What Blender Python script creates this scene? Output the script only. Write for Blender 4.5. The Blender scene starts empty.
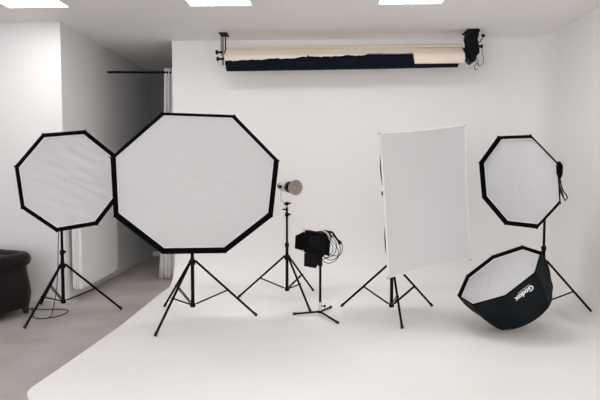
import bpy, bmesh, math, random
from mathutils import Vector, Matrix, noise
random.seed(4)
C = bpy.context.scene.collection
PI = math.pi
R = math.radians
V = Vector

# ------------------------------------------------------------------ materials
def nodemat(name):
    m = bpy.data.materials.new(name); m.use_nodes = True
    nt = m.node_tree; b = nt.nodes['Principled BSDF']
    return m, nt, b

def mat(name, col, rough=0.5, metal=0.0, noise_scale=None, amount=0.06, bump=0.0, bump_scale=60, spec=0.5,
        stretch=(1, 1, 1), rot=(0, 0, 0), sheen=0.0):
    m, nt, b = nodemat(name)
    b.inputs['Base Color'].default_value = (*col, 1)
    b.inputs['Roughness'].default_value = rough
    b.inputs['Metallic'].default_value = metal
    b.inputs['Specular IOR Level'].default_value = spec
    if sheen: b.inputs['Sheen Weight'].default_value = sheen
    tc = nt.nodes.new('ShaderNodeTexCoord')
    mp = nt.nodes.new('ShaderNodeMapping')
    mp.inputs['Scale'].default_value = stretch; mp.inputs['Rotation'].default_value = rot
    nt.links.new(tc.outputs['Object'], mp.inputs['Vector'])
    n = nt.nodes.new('ShaderNodeTexNoise'); n.inputs['Scale'].default_value = noise_scale or 8
    n.inputs['Detail'].default_value = 5
    nt.links.new(mp.outputs['Vector'], n.inputs['Vector'])
    r = nt.nodes.new('ShaderNodeValToRGB')
    r.color_ramp.elements[0].position = 0.3; r.color_ramp.elements[1].position = 0.7
    r.color_ramp.elements[0].color = (*[max(0, c * (1 - amount)) for c in col], 1)
    r.color_ramp.elements[1].color = (*[min(1, c * (1 + amount)) for c in col], 1)
    nt.links.new(n.outputs['Fac'], r.inputs['Fac'])
    nt.links.new(r.outputs['Color'], b.inputs['Base Color'])
    if bump:
        n2 = nt.nodes.new('ShaderNodeTexNoise'); n2.inputs['Scale'].default_value = bump_scale
        n2.inputs['Detail'].default_value = 4
        nt.links.new(mp.outputs['Vector'], n2.inputs['Vector'])
        bp = nt.nodes.new('ShaderNodeBump'); bp.inputs['Strength'].default_value = bump
        bp.inputs['Distance'].default_value = 0.02
        nt.links.new(n2.outputs['Fac'], bp.inputs['Height'])
        nt.links.new(bp.outputs['Normal'], b.inputs['Normal'])
    return m

M = {}
M['cyc'] = mat('cyclorama_paint', (.845, .834, .82), .55, noise_scale=1.2, amount=.012, spec=.3)
M['cycfloor'] = mat('cyclorama_floor_paint', (.88, .872, .857), .52, noise_scale=1.4, amount=.02, bump=.02, bump_scale=9, spec=.3)
M['wall'] = mat('wall_paint', (.75, .742, .738), .6, noise_scale=2, amount=.012, spec=.3)
M['ceil'] = mat('ceiling_paint', (.88, .86, .842), .7, noise_scale=2, amount=.012, spec=.2)
M['dim'] = mat('corridor_painted_shade', (.26, .26, .28), .7, noise_scale=2, amount=.03, spec=.2)  # the corridor's shade put into a darker wall colour
M['trim'] = mat('trim_paint', (.74, .72, .71), .4, noise_scale=3, amount=.02)
M['concrete'] = mat('polished_concrete', (.42, .382, .368), .42, noise_scale=2.6, amount=.14, bump=.02, bump_scale=14)
M['radiator'] = mat('radiator_enamel', (.80, .78, .77), .4, noise_scale=3, amount=.01)
M['diff'] = mat('diffuser_nylon', (.60, .597, .61), .75, noise_scale=3, amount=.02, bump=.55, bump_scale=3.2, stretch=(1, .35, 1), rot=(0, 0, R(-50)), spec=.2)
M['diff_smooth'] = mat('diffuser_nylon_taut', (.65, .648, .645), .75, noise_scale=2, amount=.015, bump=.2, bump_scale=2.2, stretch=(.6, 1, 1), rot=(0, 0, R(30)), spec=.2)
M['diff_edge'] = mat('diffuser_hem', (.80, .79, .79), .7, noise_scale=9, amount=.02)
M['black_fabric'] = mat('black_nylon', (.003, .003, .004), .9, noise_scale=40, amount=.3, bump=.15, bump_scale=26, spec=.04)
M['body_fabric'] = mat('dark_teal_black_nylon', (.0045, .007, .009), .75, noise_scale=12, amount=.2, bump=.22, bump_scale=9, spec=.15)
M['silver_fabric'] = mat('silver_lining', (.6, .6, .62), .4, .5, noise_scale=10, amount=.05)
M['black_metal'] = mat('black_anodised_metal', (.004, .0035, .0035), .5, .0, noise_scale=30, amount=.2, spec=.08)
M['black_plastic'] = mat('black_plastic', (.004, .005, .0055), .5, noise_scale=30, amount=.2, spec=.1)
M['rubber'] = mat('black_rubber', (.010, .010, .010), .8, noise_scale=30, amount=.2)
M['silver'] = mat('brushed_aluminium', (.62, .61, .60), .38, .7, noise_scale=20, amount=.06)
M['head_silver'] = mat('pale_grey_housing', (.58, .57, .57), .4, .2, noise_scale=20, amount=.05)
M['grid'] = mat('honeycomb_bronze', (.44, .375, .32), .5, .2, noise_scale=60, amount=.35)
M['reflector'] = mat('reflector_metal', (.55, .50, .45), .3, .7, noise_scale=20, amount=.08)
M['cream'] = mat('cream_paper', (.79, .71, .60), .75, noise_scale=5, amount=.03, spec=.2)
M['navy'] = mat('black_paper', (.003, .005, .012), .85, noise_scale=5, amount=.2, spec=.15)
M['leather'] = mat('dark_brown_leather', (.008, .0055, .005), .45, noise_scale=6, amount=.3, bump=.2, bump_scale=18, spec=.2)
M['wood'] = mat('dark_stained_wood', (.02, .012, .009), .4, noise_scale=9, amount=.3)
M['curtain'] = mat('grey_curtain_cloth', (.70, .67, .67), .85, noise_scale=30, amount=.08, spec=.1)
M['white_print'] = mat('white_print', (.82, .82, .82), .6, noise_scale=30, amount=.02)
M['white_plastic'] = mat('white_plastic', (.75, .75, .74), .4, noise_scale=30, amount=.02)
M['cable'] = mat('black_cable', (.009, .009, .009), .6, noise_scale=30, amount=.2, spec=.2)

def emit(name, col, s):
    m, nt, b = nodemat(name)
    b.inputs['Base Color'].default_value = (.8, .8, .8, 1)
    b.inputs['Emission Color'].default_value = (*col, 1)
    b.inputs['Emission Strength'].default_value = s
    return m
M['panel'] = emit('lit_panel', (1, .975, .95), 12.5)

# ------------------------------------------------------------------ mesh helpers
def obj(name, bm, m, parent=None, smooth=True, bevel=0, sub=0, auto=35):
    bmesh.ops.recalc_face_normals(bm, faces=bm.faces) if not bm.verts.layers.float.get('keep') else None
    me = bpy.data.meshes.new(name)
    if smooth:
        for f in bm.faces: f.smooth = True
        lim = R(auto)
        for e in bm.edges:
            if len(e.link_faces) == 2 and e.calc_face_angle(0) > lim: e.smooth = False
    bm.to_mesh(me); bm.free()
    o = bpy.data.objects.new(name, me); C.objects.link(o)
    me.materials.append(m)
    if parent: o.parent = parent
    if bevel:
        md = o.modifiers.new('bevel', 'BEVEL'); md.width = bevel; md.segments = 2; md.limit_method = 'ANGLE'
    if sub:
        md = o.modifiers.new('sub', 'SUBSURF'); md.levels = sub; md.render_levels = sub
    return o

def box(bm, lo, hi, mx=None):
    vs = [bm.verts.new(V((x, y, z))) for x in (lo[0], hi[0]) for y in (lo[1], hi[1]) for z in (lo[2], hi[2])]
    for f in ((0, 1, 3, 2), (4, 6, 7, 5), (0, 4, 5, 1), (2, 3, 7, 6), (0, 2, 6, 4), (1, 5, 7, 3)):
        bm.faces.new([vs[i] for i in f])
    if mx: 
        for v in vs: v.co = mx @ v.co
    return vs

def frame(d):
    d = d.normalized()
    a = V((0, 0, 1)) if abs(d.z) < .9 else V((1, 0, 0))
    u = d.cross(a).normalized(); w = d.cross(u).normalized()
    return u, w

def tube(bm, pts, r, n=10, caps=True):
    pts = [V(p) for p in pts]
    rs = r if isinstance(r, (list, tuple)) else [r] * len(pts)
    rings = []; u = None
    for i, p in enumerate(pts):
        d = (pts[min(i + 1, len(pts) - 1)] - pts[max(i - 1, 0)])
        if d.length < 1e-9: d = V((0, 0, 1))
        d.normalize()
        if u is None: u, w = frame(d)
        else:
            u = (u - d * u.dot(d)).normalized(); w = d.cross(u)
        rings.append([bm.verts.new(p + (u * math.cos(2 * PI * k / n) + w * math.sin(2 * PI * k / n)) * rs[i]) for k in range(n)])
    for a, b in zip(rings, rings[1:]):
        for k in range(n): bm.faces.new((a[k], a[(k + 1) % n], b[(k + 1) % n], b[k]))
    if caps:
        bm.faces.new(rings[0][::-1]); bm.faces.new(rings[-1])

def lathe(bm, axis_p, axis_d, prof, n=24, caps=True):
    """prof: list of (distance along the axis, radius)"""
    d = V(axis_d).normalized(); u, w = frame(d); p = V(axis_p); rings = []
    for t, r in prof:
        rings.append([bm.verts.new(p + d * t + (u * math.cos(2 * PI * k / n) + w * math.sin(2 * PI * k / n)) * max(r, 1e-4)) for k in range(n)])
    for a, b in zip(rings, rings[1:]):
        for k in range(n): bm.faces.new((a[k], a[(k + 1) % n], b[(k + 1) % n], b[k]))
    if caps:
        bm.faces.new(rings[0][::-1]); bm.faces.new(rings[-1])

def spline(pts, k=6):
    pts = [V(p) for p in pts]; out = []
    for i in range(len(pts) - 1):
        p0 = pts[max(i - 1, 0)]; p1 = pts[i]; p2 = pts[i + 1]; p3 = pts[min(i + 2, len(pts) - 1)]
        for j in range(k):
            t = j / k
            out.append(.5 * ((2 * p1) + (p2 - p0) * t + (2 * p0 - 5 * p1 + 4 * p2 - p3) * t * t + (3 * p1 - p0 - 3 * p2 + p3) * t ** 3))
    out.append(pts[-1]); return out

def tag(o, label=None, cat=None, group=None, kind=None):
    if label: o['label'] = label
    if cat: o['category'] = cat
    if group: o['group'] = group
    if kind: o['kind'] = kind
    return o

def thing(name, label, cat, loc=(0, 0, 0), group=None, rot=None):
    o = bpy.data.objects.new(name, None); C.objects.link(o)
    o.location = loc; o.empty_display_size = .1
    if rot is not None: o.rotation_euler = rot.to_euler()
    return tag(o, label, cat, group)

def part(name, m, parent, build, **k):
    bm = bmesh.new(); build(bm); return obj(name, bm, m, parent, **k)

def struct(name, m, build, parent=None, label=None, **k):
    o = part(name, m, parent, build, **k)
    if not parent: o['kind'] = 'structure'
    if label: o['label'] = label
    return o

# ------------------------------------------------------------------ the room
CE = 2.80; XL = -2.585; XR = 2.51; YB = 6.63; YW = 5.72; YE = 8.72; XF = -6.2; YF = -3.2; ZG = -0.015

struct('floor', M['concrete'], lambda bm: box(bm, (XF, YF, ZG - .2), (XR + .1, YE + .1, ZG)), smooth=False, label='grey polished concrete floor')

PW = .62 / 2
def panel_xs(): return (-2.535, -0.885, 0.787)
panels = [(x, y) for y in (4.92, .5, -1.9) for x in panel_xs()]  # the two nearer rows are unseen, added to light the room
HP = .283
def build_ceiling(bm):
    xs = sorted({XF, XR + .1} | {x + s * HP for x, y in panels for s in (-1, 1)})
    ys = sorted({YF, YE + .1} | {y + s * HP for x, y in panels for s in (-1, 1)})
    def hole(cx, cy): return any(abs(cx - x) < HP and abs(cy - y) < HP for x, y in panels)
    for i in range(len(xs) - 1):
        for j in range(len(ys) - 1):
            if not hole((xs[i] + xs[i + 1]) / 2, (ys[j] + ys[j + 1]) / 2):
                box(bm, (xs[i], ys[j], CE), (xs[i + 1], ys[j + 1], CE + .12))
struct('ceiling', M['ceil'], build_ceiling, smooth=False, label='pale grey plain ceiling')

# wall beside the corridor: one solid block whose long side runs into the corridor
struct('wall_left', M['wall'], lambda bm: box(bm, (XF, YW, ZG), (XL, YE + .1, CE)), smooth=False, label='white wall to the left of the corridor')
struct('wall_far_left', M['wall'], lambda bm: box(bm, (XF - .1, YF, ZG), (XF, YW, CE)), smooth=False)
struct('wall_corridor_end', M['dim'], lambda bm: box(bm, (XL, YE, ZG), (XR + .1, YE + .1, CE)), smooth=False, label='wall at the end of the corridor, coloured dark for its shade')
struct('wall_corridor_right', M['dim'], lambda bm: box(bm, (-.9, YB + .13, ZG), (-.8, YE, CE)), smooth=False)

# cyclorama: back wall and right wall swept into the floor and into one another
RC = .30; RV = .36
def prof():
    p = [(RC, 0.0)]
    for k in range(1, 13):
        a = k / 12 * PI / 2
        p.append((RC - RC * math.sin(a), RC - RC * math.cos(a)))
    p += [(0, .9), (0, 1.6), (0, CE)]
    return p
def plan():
    P = [(V((-1.70, YB)), V((0, -1))), (V((0, YB)), V((0, -1))), (V((XR - RV, YB)), V((0, -1)))]
    for k in range(1, 12):
        a = k / 12 * PI / 2
        P.append((V((XR - RV + RV * math.sin(a), YB - RV + RV * math.cos(a))), V((-math.sin(a), -math.cos(a)))))
    P += [(V((XR, YB - RV)), V((-1, 0))), (V((XR, 3)), V((-1, 0))), (V((XR, YF)), V((-1, 0)))]
    return P
def build_cyc(bm):
    cols = []
    for p, n in plan():
        cols.append([bm.verts.new((p.x + n.x * o, p.y + n.y * o, z)) for o, z in prof()])
    for a, b in zip(cols, cols[1:]):
        for i in range(len(a) - 1): bm.faces.new((a[i], b[i], b[i + 1], a[i + 1]))
    # left end: the profile closed back to the rear face of the partition
    c = cols[0]
    bl = bm.verts.new((-1.70, YB + .12, 0)); tl = bm.verts.new((-1.70, YB + .12, CE))
    bm.faces.new([bl] + c + [tl])
    br = bm.verts.new((XR + .1, YB + .12, 0)); tr = bm.verts.new((XR + .1, YB + .12, CE))
    bm.faces.new((bl, tl, tr, br))
struct('wall_back', M['cyc'], build_cyc, auto=50, label='white cyclorama wall curving into the floor')
def build_cycfloor(bm):
    lip = [(-1.70, YB + .12), (-1.705, 6.33), (-1.715, 6.0), (-1.71, 4.8), (-1.765, 3.75), (-1.782, 3.48)]
    for k in range(0, 9):
        a = k / 8 * PI / 2
        lip.append((-1.785 + .26 * (1 - math.cos(a)), 3.44 - .26 * math.sin(a)))
    lip += [(XR, 3.18), (XR, YB + .12)]
    top = [bm.verts.new((x, y, 0)) for x, y in lip]
    bot = [bm.verts.new((x, y, ZG)) for x, y in lip]
    bm.faces.new(top)
    for i in range(len(lip)): 
        j = (i + 1) % len(lip); bm.faces.new((top[i], bot[i], bot[j], top[j]))
struct('floor_cyclorama', M['cycfloor'], build_cycfloor, auto=30, label='white painted cyclorama floor with rounded front corner')

def build_bb(bm):
    box(bm, (XF, YW - .014, ZG), (XL + .014, YW, ZG + .075))
struct('baseboard_left', M['trim'], build_bb, bevel=.003)
struct('baseboard_corridor', M['trim'], lambda bm: box(bm, (XL, YW, ZG), (XL + .014, YE, ZG + .075)), bevel=.003)
struct('baseboard_end', M['trim'], lambda bm: box(bm, (XL + .014, YE - .014, ZG), (-.9, YE, ZG + .075)), bevel=.003)

# ceiling panels
plabels = {(-2.535, 4.92): 'square lit ceiling panel nearest the left wall, above the leather armchair',
           (-0.885, 4.92): 'square lit ceiling panel above the largest octagonal softbox',
           (0.787, 4.92): 'square lit ceiling panel above the rectangular softbox, rightmost in view'}
for x, y in panels:
    lab = plabels.get((x, y), 'square ceiling panel lamp added for fill light, unseen, nearer the viewer')
    t = thing('ceiling_light', lab, 'ceiling light', (x, y, CE), 'square ceiling panels')
    def fr(bm):
        w = .012
        for a in ((-HP, -HP, HP, -HP + w), (-HP, HP - w, HP, HP), (-HP, -HP + w, -HP + w, HP - w), (HP - w, -HP + w, HP, HP - w)):
            box(bm, (a[0], a[1], -.004), (a[2], a[3], .03))
    part('frame', M['white_plastic'], t, fr, smooth=False)
    part('diffuser', M['panel'], t, lambda bm: box(bm, (-HP + .012, -HP + .012, .004), (HP - .012, HP - .012, .03)), smooth=False)

# radiator on the corridor wall
t = thing('radiator', 'white flat panel radiator on the corridor wall behind the left tripod', 'radiator', (XL, 5.79, .03))
part('panel', M['radiator'], t, lambda bm: box(bm, (.095, 0, .07), (.135, 1.06, .90)), bevel=.008)
part('side_cover', M['radiator'], t, lambda bm: (box(bm, (.05, -.006, .075), (.075, .02, .89)), box(bm, (.08, -.008, .07), (.095, .03, .90))), bevel=.003)
part('back_panel', M['radiator'], t, lambda bm: box(bm, (.03, .01, .09), (.055, 1.05, .88)), bevel=.006)
part('top_grille', M['radiator'], t, lambda bm: [box(bm, (.03, .01 + k * .05, .885), (.096, .035 + k * .05, .897)) for k in range(21)], smooth=False)
for y in (.15, .85):
    for z in (.2, .7): part('wall_bracket', M['silver'], t, lambda bm: box(bm, (0, y, z), (.035, y + .03, z + .03)), smooth=False)

# curtain and its rod
t = thing('curtain_rod', 'thin black curtain rod across the top of the dark corridor', 'curtain rod', (-2.24, 6.93, 2.50))
part('rod', M['black_metal'], t, lambda bm: tube(bm, [(-.38, .06, .01), (.53, -.02, -.012)], .0125, 12))
part('end_bracket', M['black_metal'], t, lambda bm: lathe(bm, (-.38, .06, .01), (1, 0, 0), [(0, .028), (.008, .028), (.012, .016), (.03, .016)], 16))
def curtain(bm):
    nx, nz = 60, 24; g = []
    for j in range(nz + 1):
        v = j / nz; row = []
        xl = -1.975 + (.105) * v ** .8; xr = -1.64
        for i in range(nx + 1):
            u = i / nx
            a = .026 * (1 - .35 * v)
            y = 6.925 + a * math.sin(u * 2 * PI * 6.5 + .5 * math.sin(3 * v)) + .008 * math.sin(u * 31 + v * 4)
            row.append(bm.verts.new((xl + (xr - xl) * u, y, ZG + .008 + v * (2.545 - ZG - .008))))
        g.append(row)
    for j in range(nz):
        for i in range(nx): bm.faces.new((g[j][i], g[j][i + 1], g[j + 1][i + 1], g[j + 1][i]))
bm = bmesh.new(); curtain(bm)
cu = obj('curtain', bm, M['curtain'], auto=180)
md = cu.modifiers.new('s', 'SOLIDIFY'); md.thickness = .004
tag(cu, 'grey pleated curtain drawn to the right side of the corridor opening', 'curtain')

# ------------------------------------------------------------------ tripod stands
def stand(label, x, y, ang, rad, hub, low, top, name='tripod_stand', z0=0.0, r=1.0, legr=.0105, angs=None, group='black tripod light stands', column_low=.0):
    t = thing(name, label, 'light stand', (x, y, z0), group)
    part('lower_column', M['black_metal'], t, lambda bm: (tube(bm, [(0, 0, low - .03), (0, 0, max(hub + .12, .55))], .0155 * r, 14)))
    part('upper_column', M['black_metal'], t, lambda bm: tube(bm, [(0, 0, max(hub + .1, .5)), (0, 0, top)], .0115 * r, 12))
    part('hub_collar', M['black_plastic'], t, lambda bm: (lathe(bm, (0, 0, hub - .03), (0, 0, 1), [(0, .02), (.005, .026), (.045, .026), (.05, .019), (.065, .018)], 18)))
    part('lower_collar', M['black_plastic'], t, lambda bm: lathe(bm, (0, 0, low - .03), (0, 0, 1), [(0, .012), (.005, .024), (.035, .024), (.04, .018)], 18))
    part('section_clamp', M['black_plastic'], t, lambda bm: lathe(bm, (0, 0, max(hub + .1, .53)), (0, 0, 1), [(0, .018), (.004, .021), (.04, .021), (.045, .015)], 16))
    part('knob', M['black_plastic'], t, lambda bm: lathe(bm, (0, .015, max(hub + .12, .55)), (.1, 1, 0), [(0, .005), (.018, .005), (.02, .012), (.036, .012), (.04, .009)], 12))
    part('spigot', M['silver'], t, lambda bm: lathe(bm, (0, 0, top), (0, 0, 1), [(0, .013), (.006, .013), (.008, .008), (.035, .008), (.038, .006)], 14))
    for k in range(3):
        a = R(angs[k] if angs else ang + 120 * k)
        d = V((math.cos(a), math.sin(a), 0)); s = V((-d.y, d.x, 0))
        A = d * .034 + V((0, 0, hub)); B = d * rad + V((0, 0, .012))
        lo = d * .03 + V((0, 0, low)); f = .52
        mid = A.lerp(B, f)
        leg = part('leg', M['black_metal'], t, lambda bm: (tube(bm, [A, B], legr, 10), box(bm, (-.013, -.012, -.012), (.016, .012, .012), Matrix.Translation(d * .024 + V((0, 0, hub))) @ Matrix.Rotation(a, 4, 'Z'))))
        part('rubber_foot', M['rubber'], leg, lambda bm: tube(bm, [B.lerp(A, .045), B.lerp(A, -.004)], [legr * 1.25, legr * 1.3], 10))
        part('brace', M['black_metal'], t, lambda bm: (tube(bm, [lo + s * .008, mid + s * .008], .0052, 8), tube(bm, [lo - s * .008, mid - s * .008], .0052, 8), tube(bm, [mid - s * .014, mid + s * .014], .008, 8)))
    return t

def bracket(st, base, frm, to, knobdir=(1, 0, 0)):
    """tilting head between the top of a column and a speed ring, in the stand's own space"""
    frm = V(frm) - V(base); to = V(to) - V(base)
    def b(bm):
        box(bm, (-.022, -.022, -.05), (.022, .022, .03), Matrix.Translation(frm))
        tube(bm, [frm + V((0, 0, .005)), frm.lerp(to, .5) + V((0, 0, .0)), to], .015, 10)
    p = part('tilt_head', M['black_plastic'], st, b, bevel=.002)
    part('tilt_handle', M['black_plastic'], p, lambda bm: tube(bm, [frm + V((.02, 0, 0)), frm + V((.045, 0, 0)), frm + V((.06, 0, -.07))], [.006, .006, .008], 8))

# ------------------------------------------------------------------ octagonal softboxes
def octa_matrix(yaw, pitch, roll):
    yw, pt = R(yaw), R(pitch)
    n = V((math.sin(yw) * math.cos(pt), -math.cos(yw) * math.cos(pt), math.sin(pt)))
    r = V((math.cos(yw), math.sin(yw), 0)); u = r.cross(-n)
    if u.z < 0: u = -u
    m = Matrix((r, u, n)).transposed()      # columns x=r, y=u, z=n
    return m @ Matrix.Rotation(R(roll), 3, 'Z'), n

def octa(label, c, Rr, yaw, pitch, roll, depth, profile, lip=.05, m_d='diff', m_b='black_fabric', rim=.018, group='octagonal softboxes', sag=.012, seed=0, band=.03, wr=.75, wd=1, rnd=0.0):
    m3, n = octa_matrix(yaw, pitch, roll)
    t = thing('octagonal_softbox', label, 'softbox', c, group, m3)
    def P(r, k, z): 
        a = 2 * PI * k / 8; return V((r * math.cos(a), r * math.sin(a), z))
    def ringpts(r, z, sub=6, pull=0.0):
        out = []
        for k in range(8):
            a, b = P(r, k, z), P(r, k + 1, z)
            for j in range(sub):
                f = j / sub; q = a.lerp(b, f); w = 4 * f * (1 - f)
                q.x *= 1 - pull * w; q.y *= 1 - pull * w
                out.append(q)
        return out
    def shell(bm, rings, cap=False):
        rows = [[bm.verts.new(p) for p in rg] for rg in rings]
        for a, b in zip(rows, rows[1:]):
            N = len(a)
            for i in range(N): bm.faces.new((a[i], a[(i + 1) % N], b[(i + 1) % N], b[i]))
        if cap: bm.faces.new(rows[-1])
    # outer shell of black fabric (with a thickness of its own)
    def body(bm):
        rings = [ringpts(Rr, 0)]
        for f, q in profile:
            rings.append(ringpts(Rr * q, -depth * f, pull=.035 * min(1, f * 3) * (1 if f < .95 else 0) - rnd * f * f))
        shell(bm, rings, True)
    part('shell', M[m_b], t, body, auto=22)
    # front lip: a band standing forward of the diffuser, and its flat border
    def lipf(bm):
        o0 = ringpts(Rr + .001, -.006); o1 = ringpts(Rr + .002, .003); i1 = ringpts(Rr - .005, .003); i2 = ringpts(Rr - rim, -lip + .004); i3 = ringpts(Rr - rim, -lip - .002)
        shell(bm, [o0, o1, i1, i2, i3])
    part('front_rim', M['black_fabric'], t, lipf, auto=30)
    # diffuser: polar grid with a faint sag and creases
    def dif(bm):
        rows = []
        NR = 26
        for j in range(NR, 0, -1):
            f = j / NR; rg = []
            for p in ringpts((Rr - rim + .002) * f, 0, 12):
                h = -lip - sag * (1 - f * f)
                q = V((p.x * 2.6 - p.y * 1.2 + seed * 7, p.x * .8 + p.y * .9, seed))
                e = wr * (1 - f ** 6)
                q2 = V((p.x * 9 + wd * p.y * 7 + seed * 3, p.x * 1.6 - wd * p.y * 2.0, seed))
                h += e * (.012 * noise.noise(q * 1.4) + .010 * (1 - abs(noise.noise(q2)) * 2) + .003 * noise.noise(q2 * 2.3))
                rg.append(bm.verts.new((p.x, p.y, h)))
            rows.append(rg)
        for a, b in zip(rows, rows[1:]):
            N = len(a)
            for i in range(N): bm.faces.new((a[i], a[(i + 1) % N], b[(i + 1) % N], b[i]))
        cv = bm.verts.new((0, 0, -lip - sag))
        a = rows[-1]
        for i in range(len(a)): bm.faces.new((a[i], a[(i + 1) % len(a)], cv))
    part('diffuser', M[m_d], t, dif, auto=180)
    if band:
        def hem(bm):
            shell(bm, [ringpts(Rr - rim, -lip + .001), ringpts(Rr - rim, -lip + .005), ringpts(Rr - rim - band * .25, -lip + .0045), ringpts(Rr - rim - band * .25, -lip - .001)])
        part('diffuser_hem', M['diff_edge'], t, hem, auto=180)
    for k in range(8):
        def tip(bm, k=k):
            p = P(Rr - .012, k, -.012); q = P(Rr + .003, k, .003)
            tube(bm, [p, q], [.008, .007], 8)
        part('corner_cap', M['black_fabric'], t, tip)
    rz = profile[-1][1] * Rr
    part('speed_ring', M['black_metal'], t, lambda bm: lathe(bm, (0, 0, -depth - .035), (0, 0, 1), [(0, min(rz, .07)), (.004, min(rz, .078)), (.03, min(rz + .005, .08)), (.037, min(rz, .07))], 28))
    return t, m3

CONE = [(.12, .93), (.3, .80), (.5, .62), (.7, .42), (.88, .23), (1.0, .12)]
def cone_pt(c, n, d): return V(c) + V(n) * d

# left
cL = V((-2.201, 5.01, 1.24)); 
tL, mL = octa('medium octagonal softbox at the left, in front of the corridor wall', cL, .465, 37.6, -2.2, 29.1, .22, CONE, lip=.022, seed=1, rim=.036)
nL = mL @ V((0, 0, 1))
sL = stand('tripod stand at the far left carrying a softbox beside the armchair', -2.40, 5.24, 18, .52, .46, .13, 1.20, z0=ZG)
bracket(sL, (-2.40, 5.24, ZG), (-2.40, 5.24, 1.22), cL - nL * .245)

# big
cB = V((-1.011, 4.674, 1.185))
tB, mB = octa('largest octagonal softbox, tilted down, left of centre', cB, .712, 14.1, -28.3, 21.4, .26, [(.17, .95), (.35, .78), (.55, .57), (.75, .37), (.9, .21), (1, .12)], lip=.038, m_d='diff_smooth', seed=2, rim=.038, wr=.22, sag=.01)
nB = mB @ V((0, 0, 1))
sB = stand('tripod stand carrying the largest octagonal softbox', -1.134, 5.04, 11, .57, .52, .14, 1.33)
bracket(sB, (-1.134, 5.04, 0), (-1.134, 5.04, 1.34), cB - nB * .285)

# right
cR = V((1.708, 5.046, 1.235))
tR, mR = octa('octagonal softbox at the right turned to the left, raised on a tripod', cR, .432, -56.5, -9.3, 21.8, .30, CONE, lip=.034, seed=3, rim=.032, wd=-1)
nR = mR @ V((0, 0, 1))
sR = stand('tripod stand at the far right, partly behind the softbox lying on the floor', 2.04, 5.28, -14, .46, .50, .13, 1.25, angs=(-21, 99, 215))
bracket(sR, (2.04, 5.28, 0), (2.04, 5.28, 1.27), cR - nR * .325)
# hook and loop pouch with hanging straps on its right corner
inv = (Matrix.Translation(cR) @ mR.to_4x4()).inverted()
def wl(*p): return inv @ V(p)
def pouch(bm):
    w = [V((1.915, 4.695, 1.405)), V((1.920, 4.69, 1.37)), V((1.922, 4.69, 1.31)), V((1.924, 4.69, 1.275))]
    tube(bm, [inv @ p for p in w], [.012, .026, .024, .012], 10)
pc = part('grip_pouch', M['black_fabric'], tR, pouch)
for a in ([(1.918, 4.69, 1.29), (1.924, 4.69, 1.22), (1.945, 4.69, 1.16), (1.958, 4.69, 1.12)], [(1.926, 4.69, 1.285), (1.936, 4.69, 1.22), (1.955, 4.69, 1.17), (1.986, 4.69, 1.125), (1.98, 4.69, 1.10)],
          [(1.92, 4.70, 1.28), (1.928, 4.70, 1.19), (1.95, 4.69, 1.13), (1.975, 4.69, 1.09)]):
    part('strap', M['cable'], tR, lambda bm: tube(bm, spline([inv @ V(p) for p in a]), .0055, 6))

# lying on the floor
cY = V((1.491, 4.814, .468)); RY = .384; DY = .365
tY, mY = octa('open octagonal softbox lying on the white floor with white printed letters upside down', cY, RY, -77.8, 53.8, 19.7, DY,
              [(.12, .995), (.3, .975), (.5, .925), (.7, .85), (.88, .80), (1.0, .71), (1.06, .40), (1.08, .2)], rnd=.09, lip=.03, m_b='body_fabric', seed=5, rim=.018, sag=.006, m_d='diff')
rods = []
for k in range(8):
    def rod(bm, k=k):
        a = 2 * PI * k / 8; pts = []
        for f, q in [(.0, 1.0), (.12, .995), (.3, .975), (.5, .925), (.7, .85), (.88, .80), (1.0, .71)]:
            pts.append(V((RY * q * math.cos(a), RY * q * math.sin(a), -DY * f)))
        tube(bm, spline(pts, 3), .005, 6)
    part('seam_piping', M['body_fabric'], tY, rod)
# printed letters on the facet facing the viewer
def text_mesh(s, size, offset=0.0):
    cu = bpy.data.curves.new('letters', 'FONT'); cu.body = s; cu.size = size; cu.align_x = 'CENTER'; cu.align_y = 'CENTER'
    cu.extrude = .0006; cu.offset = offset; cu.resolution_u = 6
    ob = bpy.data.objects.new('letters', cu); C.objects.link(ob)
    bpy.context.view_layer.update()
    me = bpy.data.meshes.new_from_object(ob.evaluated_get(bpy.context.evaluated_depsgraph_get()))
    bpy.data.objects.remove(ob); bpy.data.curves.remove(cu)
    return me
am = 2 * PI * 7.5 / 8
rad_ = V((math.cos(am), math.sin(am), 0)); tan_ = V((-math.sin(am), math.cos(am), 0))
def facet_r(z):
    P = [(0, 1.0), (.12, .995), (.3, .975), (.5, .925), (.7, .85), (.88, .80), (1, .71)]
    f = -z / DY
    for (a, qa), (b, qb) in zip(P, P[1:]):
        if a <= f <= b:
            q = qa + (qb - qa) * (f - a) / (b - a); break
    return RY * q * math.cos(PI / 8)
def place_text(me, ct, cz, name):
    for v in me.vertices:
        t_ = ct - v.co.x; z_ = cz - v.co.y
        f = -z_ / DY
        w = 1 - min(1, abs(t_) / (RY * math.sin(PI / 8))) ** 2
        r_ = facet_r(z_) * (1 - (.035 * min(1, f * 3) - .09 * f * f) * w) + .0022 + v.co.z
        v.co = rad_ * r_ + tan_ * t_ + V((0, 0, z_))
    me.materials.append(M['white_print'])
    o = bpy.data.objects.new(name, me); C.objects.link(o); o.parent = tY; o['label'] = 'white printed lettering'
    return o
place_text(text_mesh('Godox', .061, .0022), -.010, -.085, 'lettering')
def tiny(bm):
    x = -.062
    random.seed(9)
    while x < .050:
        w = random.uniform(.004, .010)
        z_ = -.052; t_ = -.010 - x
        for dz in (0,):
            c = rad_ * (facet_r(z_) * (1 - .035 * .4) + .0035) + tan_ * t_ + V((0, 0, z_))
            vs = [c + tan_ * a * w / 2 + V((0, 0, b * .0022)) for a, b in ((-1, -1), (1, -1), (1, 1), (-1, 1))]
            bm.faces.new([bm.verts.new(v) for v in vs])
        x += w + .003
part('print_line', M['white_print'], tY, tiny, smooth=False)

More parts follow.
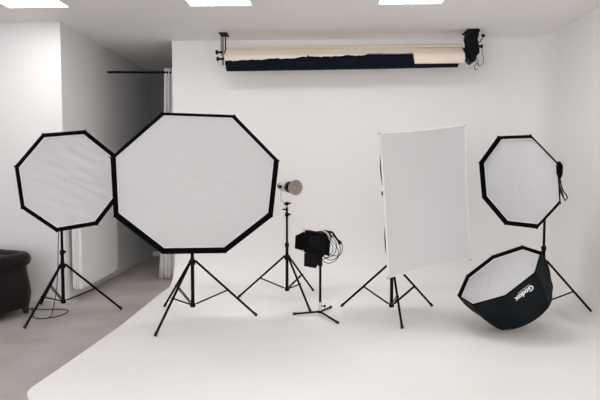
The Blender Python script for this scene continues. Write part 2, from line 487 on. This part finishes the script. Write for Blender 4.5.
# ------------------------------------------------------------------ rectangular softbox
cQ = V((.911, 4.90, 1.086)); W2, H2 = .448, .597
mQ, nQ = octa_matrix(28.9, -1.8, 6.0)
tQ = thing('rectangular_softbox', 'tall white rectangular softbox on a tripod, right of centre', 'softbox', cQ, None, mQ)
def rrect(wf, hf, z, pull=0.0, sub=20, bow=.0):
    cs = [V((-W2 * wf, H2 * hf, z)), V((-W2 * wf, -H2 * hf, z)), V((W2 * wf, -H2 * hf, z)), V((W2 * wf, H2 * hf, z))]
    out = []
    for i in range(4):
        a, b = cs[i], cs[(i + 1) % 4]
        for j in range(sub):
            f = j / sub; q = a.lerp(b, f); w = (math.sin(PI * f)) ** .9
            if i in (0, 2): q.x *= 1 - pull * w + bow * math.sin(2 * PI * f) ** 2 * (1 if pull > .02 else 0)
            else: q.y *= 1 - pull * w * .8
            out.append(q)
    return out
def rshell(bm, rings, cap=False):
    rows = [[bm.verts.new(p) for p in rg] for rg in rings]
    for a, b in zip(rows, rows[1:]):
        N = len(a)
        for i in range(N): bm.faces.new((a[i], a[(i + 1) % N], b[(i + 1) % N], b[i]))
    if cap: bm.faces.new(rows[-1])
part('shell', M['black_fabric'], tQ, lambda bm: rshell(bm, [rrect(1, 1, -.012, .018), rrect(.93, .96, -.04, .03, bow=.07), rrect(.85, .90, -.085, .06, bow=.085), rrect(.72, .80, -.15, .10, bow=.02), rrect(.57, .65, -.23, .10), rrect(.42, .47, -.31, .06), rrect(.27, .24, -.375, .03), rrect(.19, .14, -.40)], True), auto=40)
part('front_border', M['diff_edge'], tQ, lambda bm: rshell(bm, [rrect(1, 1, -.014, .018), rrect(1.004, 1.003, -.004, .018), rrect(1.004, 1.003, .006, .018), rrect(.985, .989, .007, .018), rrect(.984, .988, -.002, .018)]), auto=180)
def qdif(bm):
    nx, ny = 24, 32; g = []
    for j in range(ny + 1):
        row = []
        for i in range(nx + 1):
            u = i / nx * 2 - 1; v = j / ny * 2 - 1
            x = u * W2 * .986 * (1 - .018 * math.cos(v * PI / 2)); y = v * H2 * .989 * (1 - .0145 * math.cos(u * PI / 2))
            e = (1 - u ** 4) * (1 - v ** 4)
            z = .003 - .014 * e + .006 * e * noise.noise(V((x * 3, y * 2, 3)))
            row.append(bm.verts.new((x, y, z)))
        g.append(row)
    for j in range(ny):
        for i in range(nx): bm.faces.new((g[j][i], g[j][i + 1], g[j + 1][i + 1], g[j + 1][i]))
part('diffuser', M['diff_smooth'], tQ, qdif, auto=180)
for sx, sy in ((1, 1), (-1, 1), (-1, -1), (1, -1)):
    part('corner_tab', M['head_silver'], tQ, lambda bm: box(bm, (sx * W2 - .012, sy * H2 - .012, -.01), (sx * W2 + .008, sy * H2 + .008, .011)), bevel=.003)
part('speed_ring', M['black_metal'], tQ, lambda bm: lathe(bm, (0, 0, -.43), (0, 0, 1), [(0, .07), (.004, .078), (.03, .078), (.035, .07)], 28))
sQ = stand('tripod stand carrying the rectangular softbox', .666, 5.30, 33, .51, .46, .09, 1.08)
bracket(sQ, (.666, 5.30, 0), (.666, 5.30, 1.09), cQ - nQ * .42)
part('clamp_lever', M['black_plastic'], sQ, lambda bm: (tube(bm, [(-.0, 0, 1.12), (-.07, -.03, 1.12)], .008, 8), lathe(bm, (-.068, -.03, 1.12), (-1, 0, .1), [(0, .012), (.01, .022), (.03, .022), (.036, .012)], 12)))

# ------------------------------------------------------------------ bare lamp with round reflector
sA = stand('tripod stand carrying the bare silver lamp, behind the largest softbox', -.333, 5.78, 54, .52, .45, .13, .955, angs=(60, 169, 298))
part('joint_clamp', M['black_plastic'], sA, lambda bm: (lathe(bm, (0, 0, .86), (0, 0, 1), [(0, .014), (.004, .021), (.035, .021), (.04, .014)], 14), tube(bm, [(-.01, 0, .93), (-.045, 0, .935)], .008, 8), tube(bm, [(0, 0, .88), (.04, 0, .884)], .008, 8)))
mA, nA = octa_matrix(31, -1, 0)
pA = V((-.236, 5.60, 1.159))
tA = thing('studio_lamp', 'small silver studio lamp with a round honeycomb reflector, bare on its stand', 'studio light', pA, None, mA)
part('body', M['head_silver'], tA, lambda bm: lathe(bm, (0, 0, -.285), (0, 0, 1), [(0, .044), (.006, .050), (.12, .052), (.15, .050)], 24))
part('rear_grip', M['black_plastic'], tA, lambda bm: [lathe(bm, (0, 0, -.335), (0, 0, 1), [(0, .028), (.004, .036), (.018, .036), (.022, .030), (.03, .030), (.034, .038), (.05, .038)], 20)])
part('mount_ring', M['black_plastic'], tA, lambda bm: lathe(bm, (0, 0, -.136), (0, 0, 1), [(0, .050), (.004, .056), (.06, .058), (.066, .052)], 24))
def refl(bm):
    lathe(bm, (0, 0, -.075), (0, 0, 1), [(0, .040), (.02, .052), (.05, .070), (.072, .077), (.078, .077), (.074, .072), (.055, .066), (.052, .03)], 32)
part('reflector', M['reflector'], tA, refl)
def hgrid(bm):
    lathe(bm, (0, 0, -.02), (0, 0, 1), [(0, .064), (.012, .065)], 32)
    for rr in (.018, .034, .050, .063):
        lathe(bm, (0, 0, -.008), (0, 0, 1), [(0, rr - .0035), (.006, rr - .0035), (.006, rr + .0035), (0, rr + .0035)], 28, caps=False)
    for k in range(12):
        a = k / 12 * 2 * PI; d = V((math.cos(a), math.sin(a), 0))
        tube(bm, [d * .012 + V((0, 0, -.004)), d * .063 + V((0, 0, -.004))], .0028, 6)
part('honeycomb_grid', M['grid'], tA, hgrid)
iA = (Matrix.Translation(pA) @ mA.to_4x4()).inverted()
def yoke(bm):
    y0 = iA @ V((-.333, 5.78, .99)); 
    side = V((-.056, 0, -.21))
    pts = [side, side + V((0, -.10, 0)), side + V((0, -.145, .01)), side + V((.02, -.158, .01)), iA @ V((-.345, 5.78, .995)), iA @ V((-.320, 5.78, .995))]
    tube(bm, pts, .0065, 8)
part('yoke', M['silver'], tA, yoke)
part('yoke_knob', M['black_plastic'], tA, lambda bm: lathe(bm, (-.046, 0, -.21), (-1, 0, 0), [(0, .010), (.012, .016), (.026, .016), (.03, .01)], 14))
part('stand_socket', M['black_plastic'], tA, lambda bm: (tube(bm, [iA @ V((-.333, 5.78, .972)), iA @ V((-.333, 5.78, 1.008))], .017, 14), tube(bm, [iA @ V((-.365, 5.77, .99)), iA @ V((-.295, 5.79, .995))], .009, 10)))

# ------------------------------------------------------------------ barn door lamp on a low stand
t = thing('low_stand', 'low stand with three flat spread legs, under the barn door lamp', 'light stand', (.004, 5.208, 0))
part('column', M['black_metal'], t, lambda bm: tube(bm, [(0, 0, .115), (0, 0, .50)], .0115, 12))
part('chrome_sleeve', M['silver'], t, lambda bm: lathe(bm, (0, 0, .035), (0, 0, 1), [(0, .014), (.085, .014), (.09, .0125)], 16))
part('hub', M['black_plastic'], t, lambda bm: lathe(bm, (0, 0, .022), (0, 0, 1), [(0, .016), (.004, .024), (.022, .024), (.026, .018)], 18))
part('knob', M['black_plastic'], t, lambda bm: lathe(bm, (.012, 0, .088), (1, -.1, 0), [(0, .006), (.022, .006), (.024, .014), (.036, .014), (.038, .01)], 12))
part('collar', M['black_plastic'], t, lambda bm: lathe(bm, (0, 0, .455), (0, 0, 1), [(0, .012), (.004, .02), (.045, .02), (.05, .012)], 14))
for a in (178, 70, -61):
    d = V((math.cos(R(a)), math.sin(R(a)), 0)); L = {178: .24, 70: .29, -61: .31}[a]
    leg = part('leg', M['black_metal'], t, lambda bm: tube(bm, [d * .015 + V((0, 0, .035)), d * L + V((0, 0, .013))], .0095, 10))
    part('rubber_foot', M['rubber'], leg, lambda bm: tube(bm, [d * (L - .02) + V((0, 0, .0135)), d * (L + .012) + V((0, 0, .0125))], .0125, 10))
mD, nD = octa_matrix(-22, -6, -6)
pD = V((-.045, 5.07, .690))
tD = thing('barn_door_lamp', 'black studio lamp with open barn doors and looped cable, on the low stand', 'studio light', pD, None, mD)
part('housing', M['black_metal'], tD, lambda bm: lathe(bm, (.0, 0, -.27), (0, 0, 1), [(0, .05), (.006, .062), (.12, .066), (.13, .080), (.24, .088), (.262, .088)], 28))
part('cooling_fins', M['silver'], tD, lambda bm: [lathe(bm, (0, 0, -.20 + k * .017), (0, 0, 1), [(0, .064), (.003, .072), (.007, .072), (.010, .064)], 24) for k in range(5)])
def plate(bm):
    s = .100; q = .078
    o = [bm.verts.new((x * s, y * s, z)) for z in (-.012, .006) for x, y in ((-1, -1), (1, -1), (1, 1), (-1, 1))]
    n = 32
    for i in range(4): bm.faces.new((o[i], o[(i + 1) % 4], o[4 + (i + 1) % 4], o[4 + i]))
    for base, z in ((0, -.012), (4, .006)):
        ring = [bm.verts.new((q * math.cos(2 * PI * k / n - 3 * PI / 4), q * math.sin(2 * PI * k / n - 3 * PI / 4), z)) for k in range(n)]
        for i in range(4):
            for k in range(8):
                a = ring[(i * 8 + k) % n]; b = ring[(i * 8 + k + 1) % n]
                bm.faces.new((o[base + i], a, b))
            bm.faces.new((o[base + i], ring[((i + 1) * 8) % n], o[base + (i + 1) % 4]))
part('door_frame', M['black_metal'], tD, plate, auto=30)
part('lens', M['black_plastic'], tD, lambda bm: lathe(bm, (0, 0, -.02), (0, 0, 1), [(0, .079), (.004, .079), (.012, .06), (.016, .03), (.017, 0.001)], 28))
def door(axis, sgn, ln, flare, half0=.098, half1=.115):
    def b(bm):
        # hinge line on the side of the plate; flares outwards and forwards
        f = R(flare)
        for off in (0, .0025):
            pass
        h = sgn * .104; tip = h + sgn * ln * math.sin(f); zt = .008 + ln * math.cos(f)
        if axis == 'x': P = [(h, -half0, .008), (h, half0, .008), (tip, half1, zt), (tip, -half1, zt)]
        else: P = [(-half0, h, .008), (half0, h, .008), (half1, tip, zt), (-half1, tip, zt)]
        P = [V(p) for p in P]; n = (P[1] - P[0]).cross(P[3] - P[0]).normalized() * .0015
        vs = [bm.verts.new(p + n) for p in P] + [bm.verts.new(p - n) for p in P]
        bm.faces.new(vs[:4]); bm.faces.new(vs[7:3:-1])
        for i in range(4): bm.faces.new((vs[i], vs[4 + i], vs[4 + (i + 1) % 4], vs[(i + 1) % 4]))
    d_ = part('barn_door', M['black_metal'], tD, b, smooth=False)
    a = (sgn * .104, -.08, .006) if axis == 'x' else (-.08, sgn * .104, .006)
    e = (sgn * .104, .08, .006) if axis == 'x' else (.08, sgn * .104, .006)
    part('hinge', M['black_metal'], d_, lambda bm: tube(bm, [a, e], .005, 8))
door('x', -1, .088, 36, .09, .058); door('x', 1, .13, 38, .09, .065); door('y', -1, .125, 52, .092, .056); door('y', 1, .10, 14, .095, .085)
iD = (Matrix.Translation(pD) @ mD.to_4x4()).inverted()
part('yoke', M['black_metal'], tD, lambda bm: (tube(bm, [(-.094, 0, -.10), (-.094, -.08, -.10), (-.06, -.125, -.11), iD @ V((.004, 5.208, .545)), (.06, -.125, -.11), (.094, -.08, -.10), (.094, 0, -.10)], .008, 8), tube(bm, [(-.1, 0, -.1), (-.07, 0, -.1)], .012, 8), tube(bm, [(.1, 0, -.1), (.07, 0, -.1)], .012, 8)))
part('stand_socket', M['black_plastic'], tD, lambda bm: lathe(bm, iD @ V((.004, 5.208, .500)), iD.to_3x3() @ V((0, 0, 1)), [(0, .016), (.004, .021), (.045, .021), (.05, .014)], 14))
part('handle', M['black_plastic'], tD, lambda bm: tube(bm, spline([iD @ V(p) for p in [(.06, 5.24, .765), (.11, 5.24, .765), (.155, 5.22, .705), (.19, 5.2, .665)]], 4), [.010] * 10 + [.017] * 3, 8))
loops = [
    [(.10, 5.25, .74), (.165, 5.22, .69), (.185, 5.2, .60), (.15, 5.2, .52), (.085, 5.2, .485), (.03, 5.2, .505)],
    [(.11, 5.25, .73), (.15, 5.2, .66), (.13, 5.2, .57), (.07, 5.18, .54), (.02, 5.18, .56)],
    [(.09, 5.25, .69), (.12, 5.2, .62), (.09, 5.2, .56), (.03, 5.18, .525), (-.02, 5.18, .55)],
    [(.12, 5.25, .74), (.20, 5.2, .66), (.19, 5.2, .57), (.13, 5.2, .555), (.06, 5.2, .58), (.02, 5.2, .60)],
    [(.10, 5.24, .70), (.16, 5.2, .62), (.16, 5.2, .545), (.10, 5.2, .515), (.04, 5.19, .54)],
]
for lp in loops:
    part('cable', M['cable'], tD, lambda bm: tube(bm, spline([iD @ V(p) for p in lp], 8), .0034, 7))

# ------------------------------------------------------------------ background paper system
YR = 6.33
def tornroll():
    t = thing('paper_roll', 'cream backdrop paper roll hung under the ceiling with a torn lower edge', 'backdrop roll', (.27, YR, 2.605))
    def rl(bm): lathe(bm, (-1.285, 0, -.004), (1, 0, .006), [(0, .02), (.0, .066), (2.535, .066), (2.535, .02)], 32)
    part('roll', M['cream'], t, rl)
    part('core', M['wood'], t, lambda bm: lathe(bm, (-1.31, 0, -.004), (1, 0, .006), [(0, .024), (2.62, .024)], 20))
    def flap(bm):
        n = 160; rows = []
        random.seed(3)
        base = []
        z = 0
        for i in range(n + 1):
            x = -1.285 + 2.525 * i / n
            u = i / n
            zz = -.118 + .072 * max(0, (u - .08) / .70) ** 1.15 if u < .79 else -.172 + .006 * u
            z = z * .7 + random.uniform(-.006, .006)
            if .345 < u < .353: zz += .03
            if .595 < u < .66: zz += .012
            base.append((x, zz + z if u < .79 else zz))
        for x, zb in base:
            zt = .03; zb = min(zb, .0)
            col = []
            for k in range(9):
                f = k / 8; zz = zt + (zb - zt) * f
                yy = -math.sqrt(max(.068 ** 2 - max(zz, 0) ** 2, 0)) - .001 - .0006 * k - .125 * max(0, min(1, (.03 - zz) / .10)) ** 1.3
                col.append(bm.verts.new((x, yy, zz + .0015 * (x) )))
            rows.append(col)
        for a, b in zip(rows, rows[1:]):
            for k in range(8): bm.faces.new((a[k], b[k], b[k + 1], a[k + 1]))
    f = part('torn_sheet', M['cream'], t, flap, auto=180)
    md = f.modifiers.new('s', 'SOLIDIFY'); md.thickness = .0006
    return t
tornroll()
t = thing('paper_roll', 'black backdrop paper roll hanging just below the cream one', 'backdrop roll', (.27, YR - .093, 2.472))
def broll(bm): lathe(bm, (-1.275, -.012, -.006), (1, 0, .0075), [(0, .02), (0, .080), (1.4, .077), (2.46, .069), (2.46, .02)], 32)
part('roll', M['navy'], t, broll)
part('core', M['wood'], t, lambda bm: lathe(bm, (-1.31, -.012, -.006), (1, 0, .0075), [(.04, .022), (2.62, .022)], 20))

t = thing('ceiling_bracket', 'slim black ceiling bracket at the left end of the paper rolls', 'bracket', (-1.055, YR, CE))
part('mount_plate', M['black_metal'], t, lambda bm: box(bm, (-.035, -.11, -.012), (.055, .07, 0)), bevel=.002)
part('hanger', M['black_metal'], t, lambda bm: (box(bm, (-.012, -.012, -.33), (-.002, .018, -.01)), box(bm, (.016, -.012, -.33), (.026, .018, -.01)), box(bm, (-.03, -.010, -.225), (-.022, .008, -.01))), smooth=False)
for z in (-.190, -.262):
    part('roller_knob', M['black_plastic'], t, lambda bm: (lathe(bm, (-.005 if z > -.2 else .005, 0, z), (-1, 0, 0), [(0, .012), (.058, .012), (.06, .024), (.078, .024), (.082, .018)], 16), lathe(bm, (.01, 0, z), (1, 0, 0), [(0, .02), (.03, .02)], 14)))

t = thing('ceiling_bracket', 'bulky black bracket with chain drive at the right end of the paper rolls', 'bracket', (1.61, YR, CE))
part('mount_plate', M['black_metal'], t, lambda bm: box(bm, (-.075, -.17, -.014), (.055, .07, 0)), bevel=.002)
def mh(bm):
    prof2 = [(-.055, -.01), (.045, -.01), (.05, -.06), (.035, -.12), (.055, -.17), (.06, -.245), (.03, -.275), (.02, -.325), (-.005, -.345), (-.03, -.32), (-.035, -.27), (-.05, -.24), (-.06, -.20), (-.05, -.13), (-.065, -.08)]
    a = [bm.verts.new((x, -.165, z)) for x, z in prof2]; b = [bm.verts.new((x, .03, z)) for x, z in prof2]
    bm.faces.new(a); bm.faces.new(b[::-1])
    for i in range(len(a)): bm.faces.new((a[i], b[i], b[(i + 1) % len(a)], a[(i + 1) % len(a)]))
part('drive_housing', M['body_fabric'], t, mh, bevel=.006, auto=30)
part('hook', M['black_metal'], t, lambda bm: tube(bm, spline([(.02, -.17, -.10), (.0, -.175, -.04), (.03, -.175, -.012), (.055, -.175, -.03)], 4), .009, 8))
for z in (-.135, -.215):
    part('chain_wheel', M['black_plastic'], t, lambda bm: lathe(bm, (-.0, -.165, z), (0, -1, 0), [(0, .034), (.004, .038), (.008, .030), (.016, .030), (.02, .038), (.024, .034)], 22))
part('knob', M['black_plastic'], t, lambda bm: lathe(bm, (.05, -.02, -.15), (1, 0, 0), [(0, .014), (.06, .014), (.065, .021), (.075, .021)], 14))
part('ring', M['silver'], t, lambda bm: tube(bm, [(.145 + .019 * math.cos(a / 12 * 2 * PI), -.02, -.15 + .019 * math.sin(a / 12 * 2 * PI)) for a in range(13)], .003, 6))
part('arm', M['black_metal'], t, lambda bm: (tube(bm, spline([(.05, -.02, -.14), (.10, -.02, -.10), (.13, -.02, -.045)], 4), .005, 8), lathe(bm, (.128, -.02, -.05), (.3, 0, 1), [(0, .012), (.004, .019), (.024, .019), (.028, .01)], 12)))
part('pull_chain', M['black_metal'], t, lambda bm: tube(bm, spline([(.118, -.03, -.16), (.122, -.03, -.22), (.138, -.03, -.28), (.13, -.03, -.335), (.095, -.03, -.355), (.07, -.03, -.33)], 6), .003, 6))
part('pull_chain', M['black_metal'], t, lambda bm: tube(bm, spline([(.045, -.03, -.26), (.06, -.03, -.34), (.04, -.03, -.36), (.055, -.03, -.40), (.075, -.03, -.385)], 6), .0035, 6))
part('pull_chain', M['black_metal'], t, lambda bm: tube(bm, spline([(.05, -.03, -.24), (.075, -.03, -.30), (.085, -.03, -.36)], 6), .0035, 6))

# ------------------------------------------------------------------ armchair
ch = thing('armchair', 'dark brown leather armchair with rolled arms at the left edge', 'armchair', (-3.275, 5.035, ZG), None, Matrix.Rotation(R(-20), 3, 'Z'))
def armback(bm):
    # closed cross-section: o = distance outwards from the seat, z
    pr = [(.0, .07), (.135, .07), (.150, .12), (.158, .20), (.150, .28), (.135, .36), (.128, .41), (.124, .445)]
    c = V((.098, .515)); r = .068
    for k in range(0, 13):
        a = R(-62 + k * 22); pr.append((c.x + r * math.cos(a), c.y + r * math.sin(a)))
    pr += [(.0, .42), (-.01, .25)]
    hx, hy = .325, .325; rc = .035
    path = [(V((hx, -.44)), V((1, 0))), (V((hx, -.2)), V((1, 0))), (V((hx, hy - rc)), V((1, 0)))]
    for k in range(1, 7): 
        a = k / 6 * PI / 2; path.append((V((hx - rc + rc * math.cos(a), hy - rc + rc * math.sin(a))), V((math.cos(a), math.sin(a)))))
    path += [(V((0, hy)), V((0, 1)))]
    for k in range(0, 7): 
        a = PI / 2 + k / 6 * PI / 2; path.append((V((-hx + rc + rc * math.cos(a), hy - rc + rc * math.sin(a))), V((math.cos(a), math.sin(a)))))
    path += [(V((-hx, -.2)), V((-1, 0))), (V((-hx, -.44)), V((-1, 0)))]
    rows = []
    for p, n in path:
        lift = 1 + .05 * max(0, (-p.y - .0)) 
        rows.append([bm.verts.new((p.x + n.x * o, p.y + n.y * o, z * lift)) for o, z in pr])
    N = len(pr)
    for a, b in zip(rows, rows[1:]):
        for i in range(N): bm.faces.new((a[i], a[(i + 1) % N], b[(i + 1) % N], b[i]))
    bm.faces.new(rows[0]); bm.faces.new(rows[-1][::-1])
part('arms_and_back', M['leather'], ch, armback, auto=40, bevel=.006)
part('seat_base', M['leather'], ch, lambda bm: box(bm, (-.33, -.43, .08), (.33, .36, .27)), bevel=.02)
part('seat_cushion', M['leather'], ch, lambda bm: box(bm, (-.32, -.46, .272), (.32, .30, .42)), bevel=.045)
part('back_cushion', M['leather'], ch, lambda bm: box(bm, (-.30, .16, .42), (.30, .33, .56), ), bevel=.05)
for sx, sy in ((1, 1), (-1, 1), (-1, -1), (1, -1)):
    part('leg', M['wood'], ch, lambda bm: lathe(bm, (sx * .40, sy * .38, 0), (0, 0, 1), [(0, .018), (.01, .024), (.04, .03), (.085, .034)], 12))

# ------------------------------------------------------------------ cables at the left stand
fc = [(-2.80, 5.40), (-2.73, 5.31), (-2.64, 5.14), (-2.555, 5.05), (-2.46, 5.08), (-2.39, 5.19), (-2.395, 5.33), (-2.50, 5.40), (-2.64, 5.385), (-2.76, 5.40), (-2.84, 5.46)]
cb = part('power_cable', M['cable'], None, lambda bm: tube(bm, spline([V((x, y, ZG + .005 + (.006 if i in (0, 1) else 0))) for i, (x, y) in enumerate(fc)], 8), .0045, 8))
tag(cb, 'thin black cable looped on the grey floor beside the armchair', 'cable')
pl = part('cable_plug', M['white_plastic'], cb, lambda bm: tube(bm, [(-2.80, 5.40, ZG + .012), (-2.83, 5.43, ZG + .012), (-2.86, 5.45, ZG + .012)], [.011, .014, .009], 8))
pl['label'] = 'white plug'
hc = part('hanging_cord', M['cable'], None, lambda bm: tube(bm, spline([(-2.30, 5.16, 1.12), (-2.38, 5.17, .95), (-2.41, 5.19, .70), (-2.425, 5.20, .45), (-2.44, 5.19, .22), (-2.46, 5.13, ZG + .03), (-2.47, 5.095, ZG + .012)], 8), .0038, 8))
tag(hc, 'thin black cord hanging from the left softbox beside its stand', 'cable')

# ------------------------------------------------------------------ world fill light through the unseen front, left open for it, and the camera
w = bpy.data.worlds.new('world'); bpy.context.scene.world = w; w.use_nodes = True
bg = w.node_tree.nodes['Background']; bg.inputs['Color'].default_value = (.93, .95, 1, 1); bg.inputs['Strength'].default_value = 2.5

cam = bpy.data.cameras.new('camera'); co = bpy.data.objects.new('camera', cam); C.objects.link(co)
co.location = (0, 0, 1.37)
yaw = math.atan(20 / 575); pit = math.atan(34 / 575)
co.rotation_euler = (PI / 2 - pit, 0, yaw)
cam.sensor_width = 36; cam.lens = 575 / 600 * 36
cam.clip_start = .05
sc = bpy.context.scene; sc.camera = co
sc.view_settings.view_transform = 'Standard'; sc.view_settings.look = 'None'
sc.view_settings.exposure = 0.33; sc.view_settings.gamma = 1; sc.view_settings.use_curve_mapping = False
sc.cycles.max_bounces = 10; sc.cycles.diffuse_bounces = 8
